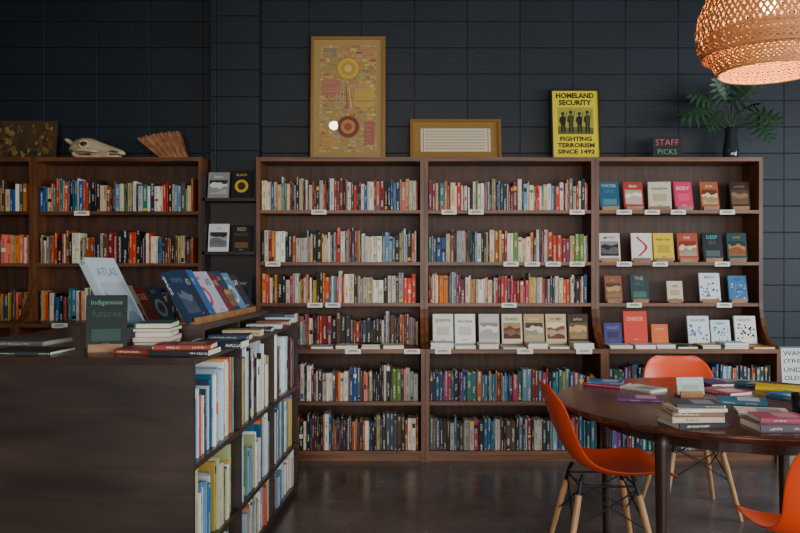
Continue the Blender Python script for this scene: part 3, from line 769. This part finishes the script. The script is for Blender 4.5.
# ---------------------------------------------------------------- chairs
def chair(x, y, rz):
    e = empty('shell_chair', (x, y, 0), rz)   # local +X is forward
    prof = [(-.285, .830, .115), (-.280, .80, .165), (-.260, .745, .195), (-.234, .67, .208), (-.205, .59, .205), (-.170, .52, .195), (-.118, .462, .198), (-.04, .432, .212),
            (.05, .424, .228), (.15, .43, .232), (.22, .438, .222), (.262, .432, .195), (.285, .415, .14)]
    nv = 14; vs = []; fs = []; P = [Vector((p[0], 0, p[1])) for p in prof]
    for i, p in enumerate(prof):
        d = (P[min(i+1, len(P)-1)]-P[max(0, i-1)]).normalized(); nrm = Vector((-d.z, 0, d.x))
        if nrm.x < 0 and i < 5: nrm = -nrm
        if nrm.z < 0 and i >= 5: nrm = -nrm
        k = .045 if 1 < i < 11 else .02
        for j in range(nv+1):
            s = -1+2*j/nv; q = P[i]+nrm*(k*abs(s)**2.6)
            vs.append((q.x, s*p[2], q.z))
    for i in range(len(prof)-1):
        for j in range(nv):
            fs.append((i*(nv+1)+j, i*(nv+1)+j+1, (i+1)*(nv+1)+j+1, (i+1)*(nv+1)+j))
    m = MB(); m.add(vs, fs, mat=0, smooth=True); ob = m.build('seat', [ORANGE], e)
    s = ob.modifiers.new('s', 'SOLIDIFY'); s.thickness = .007; s.offset = 0
    s = ob.modifiers.new('ss', 'SUBSURF'); s.levels = 2; s.render_levels = 2
    k = 0; ft = []
    for sx in (-1, 1):
        for sy in (-1, 1):
            k += 1; tp = (sx*.12-.01, sy*.12, .405); b = (sx*.205-.01, sy*.205, 0)
            md = tuple(tp[i]+(b[i]-tp[i])*.14 for i in range(3)); ft.append((tp, b))
            m = MB(); m.tube([md, tuple(md[i]+(b[i]-md[i])*.25 for i in range(3)), b], [.0145, .0155, .010], 0, 12); m.build('leg_%d' % k, [PINE], e)
    m = MB()
    def pt(i, t): a, b = ft[i]; return tuple(a[q]+(b[q]-a[q])*t for q in range(3))
    for i in range(4):
        m.tube([pt(i, 0), pt(i, .16)], .008, 0, 8)
        m.tube([pt(i, 0), (pt(i, 0)[0]*.9, pt(i, 0)[1]*.9, .432)], .009, 0, 8)
    for a, b in ((0, 1), (1, 3), (3, 2), (2, 0)):
        m.tube([pt(a, .05), pt(b, .05)], .005, 0, 6)
        m.tube([pt(a, .08), pt(b, .5)], .0035, 0, 6); m.tube([pt(b, .08), pt(a, .5)], .0035, 0, 6)
    m.build('wire_base', [BLACK], e)
chair(.93, 3.56, math.radians(0))
chair(1.62, 4.34, math.radians(-92))
chair(1.44, 2.64, math.radians(86))

# ---------------------------------------------------------------- books on the table
def tb(name, items, mk=None):
    m = MB(); z = TZ
    for (px, yy, w, h, t, rz, c, d, ti) in items:
        x, y = place(px, yy); flat(m, x, y, z, w, h, t, rz, H(c), H('#ded6c4'), H(d) if d else None, ti); z += t
    return m.build(name, [BOOK])
tb('book_stack', [(692, 2.98, .17, .2, .022, 1.75, '#30343a', None, None), (690, 2.98, .155, .2, .02, 1.62, '#c8b9a0', None, None), (692, 2.99, .16, .19, .018, 1.5, '#8a6a58', None, None), (694, 2.98, .15, .19, .012, 1.66, '#e0dccf', None, None), (696, 3.0, .14, .17, .012, 1.45, '#48505a', '#8a98a0', None)])
tb('book_stack', [(776, 2.92, .17, .2, .026, 1.6, '#6a6068', None, None), (778, 2.94, .14, .18, .018, 1.5, '#a8506a', '#c090a0', None)])
tb('paperback_book', [(607, 3.98, .15, .2, .014, .9, '#a8305a', None, None), (606, 3.98, .12, .17, .010, 1.2, '#3a6ea0', '#a8b4c0', None)])
tb('paperback_book', [(640, 3.55, .14, .2, .012, 1.3, '#6a3f76', '#b898b8', None)])
tb('paperback_book', [(643, 3.84, .13, .19, .012, .6, '#d8d8d2', '#8a9aa8', None)])
tb('paperback_book', [(725, 3.75, .14, .2, .014, .4, '#b8667a', '#e0c8c8', None)])
tb('paperback_book', [(742, 3.47, .15, .2, .016, 1.2, '#2f6d8a', '#c0c8cc', None)])
tb('paperback_book', [(778, 3.85, .14, .2, .016, 1.1, '#e0c020', None, None)])
tb('paperback_book', [(752, 3.98, .12, .17, .012, .8, '#25506a', '#a89870', None)])
tb('paperback_book', [(793, 3.58, .14, .19, .018, .3, '#3a76a5', '#c8c8c0', None)])
tb('paperback_book', [(762, 3.22, .14, .2, .012, 1.3, '#e4e0d6', '#9aa8b0', None)])
tb('paperback_book', [(700, 3.38, .12, .17, .010, 1.7, '#e8e4da', '#a0705a', None)])
tb('paperback_book', [(712, 4.02, .13, .19, .014, .2, '#5a3a6a', None, None)])
m = MB(); cover(m, Matrix.Translation((PX(690, 3.62), 3.62, TZ)) @ Matrix.Rotation(.1, 4, 'Z'), .13, .08, .004, H('#a8b8a8'), 'two for one', 0, H('#e8f0e0'), H('#8aa890'), True, .2)
m.build('card_holder', [PRINT, EASEL])
m = MB(); x, y = place(800, 3.17); m.lathe([(0, 0), (.03, 0), (.034, .09), (.031, .09), (.028, .01), (0, .01)], (x, y, TZ), 0); m.build('pen_cup', [BLACK])

# ---------------------------------------------------------------- rattan pendant
RAT = simple('rattan', H('#c08a58'), 0.6, 0, .25, 40)
BULB = simple('bulb_glow', (1, .8, .55), .4, emis=(1, .66, .36), es=14)
LX, LY = 1.52, 3.2
le = empty('woven_pendant_lamp', (LX, LY, 0))
def weave(m, prof, ns, wd):
    def samp(t):
        t *= len(prof)-1; i = min(int(t), len(prof)-2); f = t-i
        return prof[i][0]*(1-f)+prof[i+1][0]*f, prof[i][1]*(1-f)+prof[i+1][1]*f
    for sgn in (-1, 1):
        for k in range(ns):
            vs = []; n = 26; tw = .9
            for i in range(n+1):
                t = i/n; r, z = samp(t); a = 2*math.pi*k/ns+sgn*t*tw
                da = wd/2/max(r, .05); rr_ = r+.003*math.sin(i*1.6+k*math.pi)*sgn
                for q in (-1, 1):
                    aa = a+q*da; vs.append((rr_*math.cos(aa), rr_*math.sin(aa), z))
            m.add(vs, [(2*i, 2*i+1, 2*i+3, 2*i+2) for i in range(n)], mat=0)
    for r, z in (prof[0], prof[-1]):
        m.tube([(r*math.cos(a), r*math.sin(a), z) for a in [2*math.pi*i/48 for i in range(49)]], .006, 0, 8)
    for j in range(1, 12):
        r, z = samp(j/12)
        m.tube([(r*math.cos(a), r*math.sin(a), z) for a in [2*math.pi*i/48 for i in range(49)]], .0022, 0, 5)
m = MB(); weave(m, [(.08, 2.56), (.17, 2.54), (.24, 2.48), (.275, 2.40), (.285, 2.33), (.278, 2.26), (.262, 2.225)], 74, .0115); m.build('upper_shade', [RAT], le)
m = MB(); weave(m, [(.24, 2.31), (.238, 2.25), (.226, 2.20), (.20, 2.155)], 68, .011); m.build('lower_shade', [RAT], le)
m = MB(); m.lathe([(0, 2.40), (.02, 2.405), (.035, 2.43), (.035, 2.45), (.02, 2.48), (0.0, 2.49)], (0, 0, 0), 0, 20); m.build('bulb', [BULB], le)
m = MB(); m.tube([(0, 0, 2.48), (0, 0, CZ)], .006, 0, 8); m.lathe([(0, 3.87), (.05, 3.87), (.05, CZ), (0, CZ)], (0, 0, 0), 0, 20); m.build('cord', [BLACK], le)
# globe pendant (its reflection shows in the glazed drawing)
ge = empty('globe_pendant_lamp', (-.70, 3.67, 0))
m = MB(); m.lathe([(.045*math.sin(a), 3.17-.045*math.cos(a)) for a in [math.pi*i/12 for i in range(13)]], (0, 0, 0), 0, 20)
m.build('globe', [simple('globe_glow', (1, .9, .8), .4, emis=(1, .86, .66), es=110)], ge)
m = MB(); m.tube([(0, 0, 3.215), (0, 0, CZ)], .005, 0, 8); m.build('cord', [BLACK], ge)

# ---------------------------------------------------------------- lights
def area(name, loc, rot, sx, sy, e, col):
    l = bpy.data.lights.new(name, 'AREA'); l.shape = 'RECTANGLE'; l.size = sx; l.size_y = sy; l.energy = e; l.color = col
    o = bpy.data.objects.new(name, l); COL.objects.link(o); o.location = loc; o.rotation_euler = rot
area('window_daylight', (XR+.2, 1.6, 1.8), (0, math.radians(90), 0), 2.2, 5.2, 350, (.82, .92, 1))
area('storefront_daylight', (1.4, YF-.2, 1.6), (math.radians(90), 0, 0), 6.4, 2.0, 420, (1, .94, .86))
def pt(name, loc, e, col, r=.05):
    l = bpy.data.lights.new(name, 'POINT'); l.energy = e; l.color = col; l.shadow_soft_size = r
    o = bpy.data.objects.new(name, l); COL.objects.link(o); o.location = loc
pt('pendant_bulb_light', (LX, LY, 2.36), 17, (1, .66, .36))
w = bpy.data.worlds.new('world'); SC.world = w; w.use_nodes = True
w.node_tree.nodes['Background'].inputs[0].default_value = (.55, .7, .9, 1); w.node_tree.nodes['Background'].inputs[1].default_value = .6
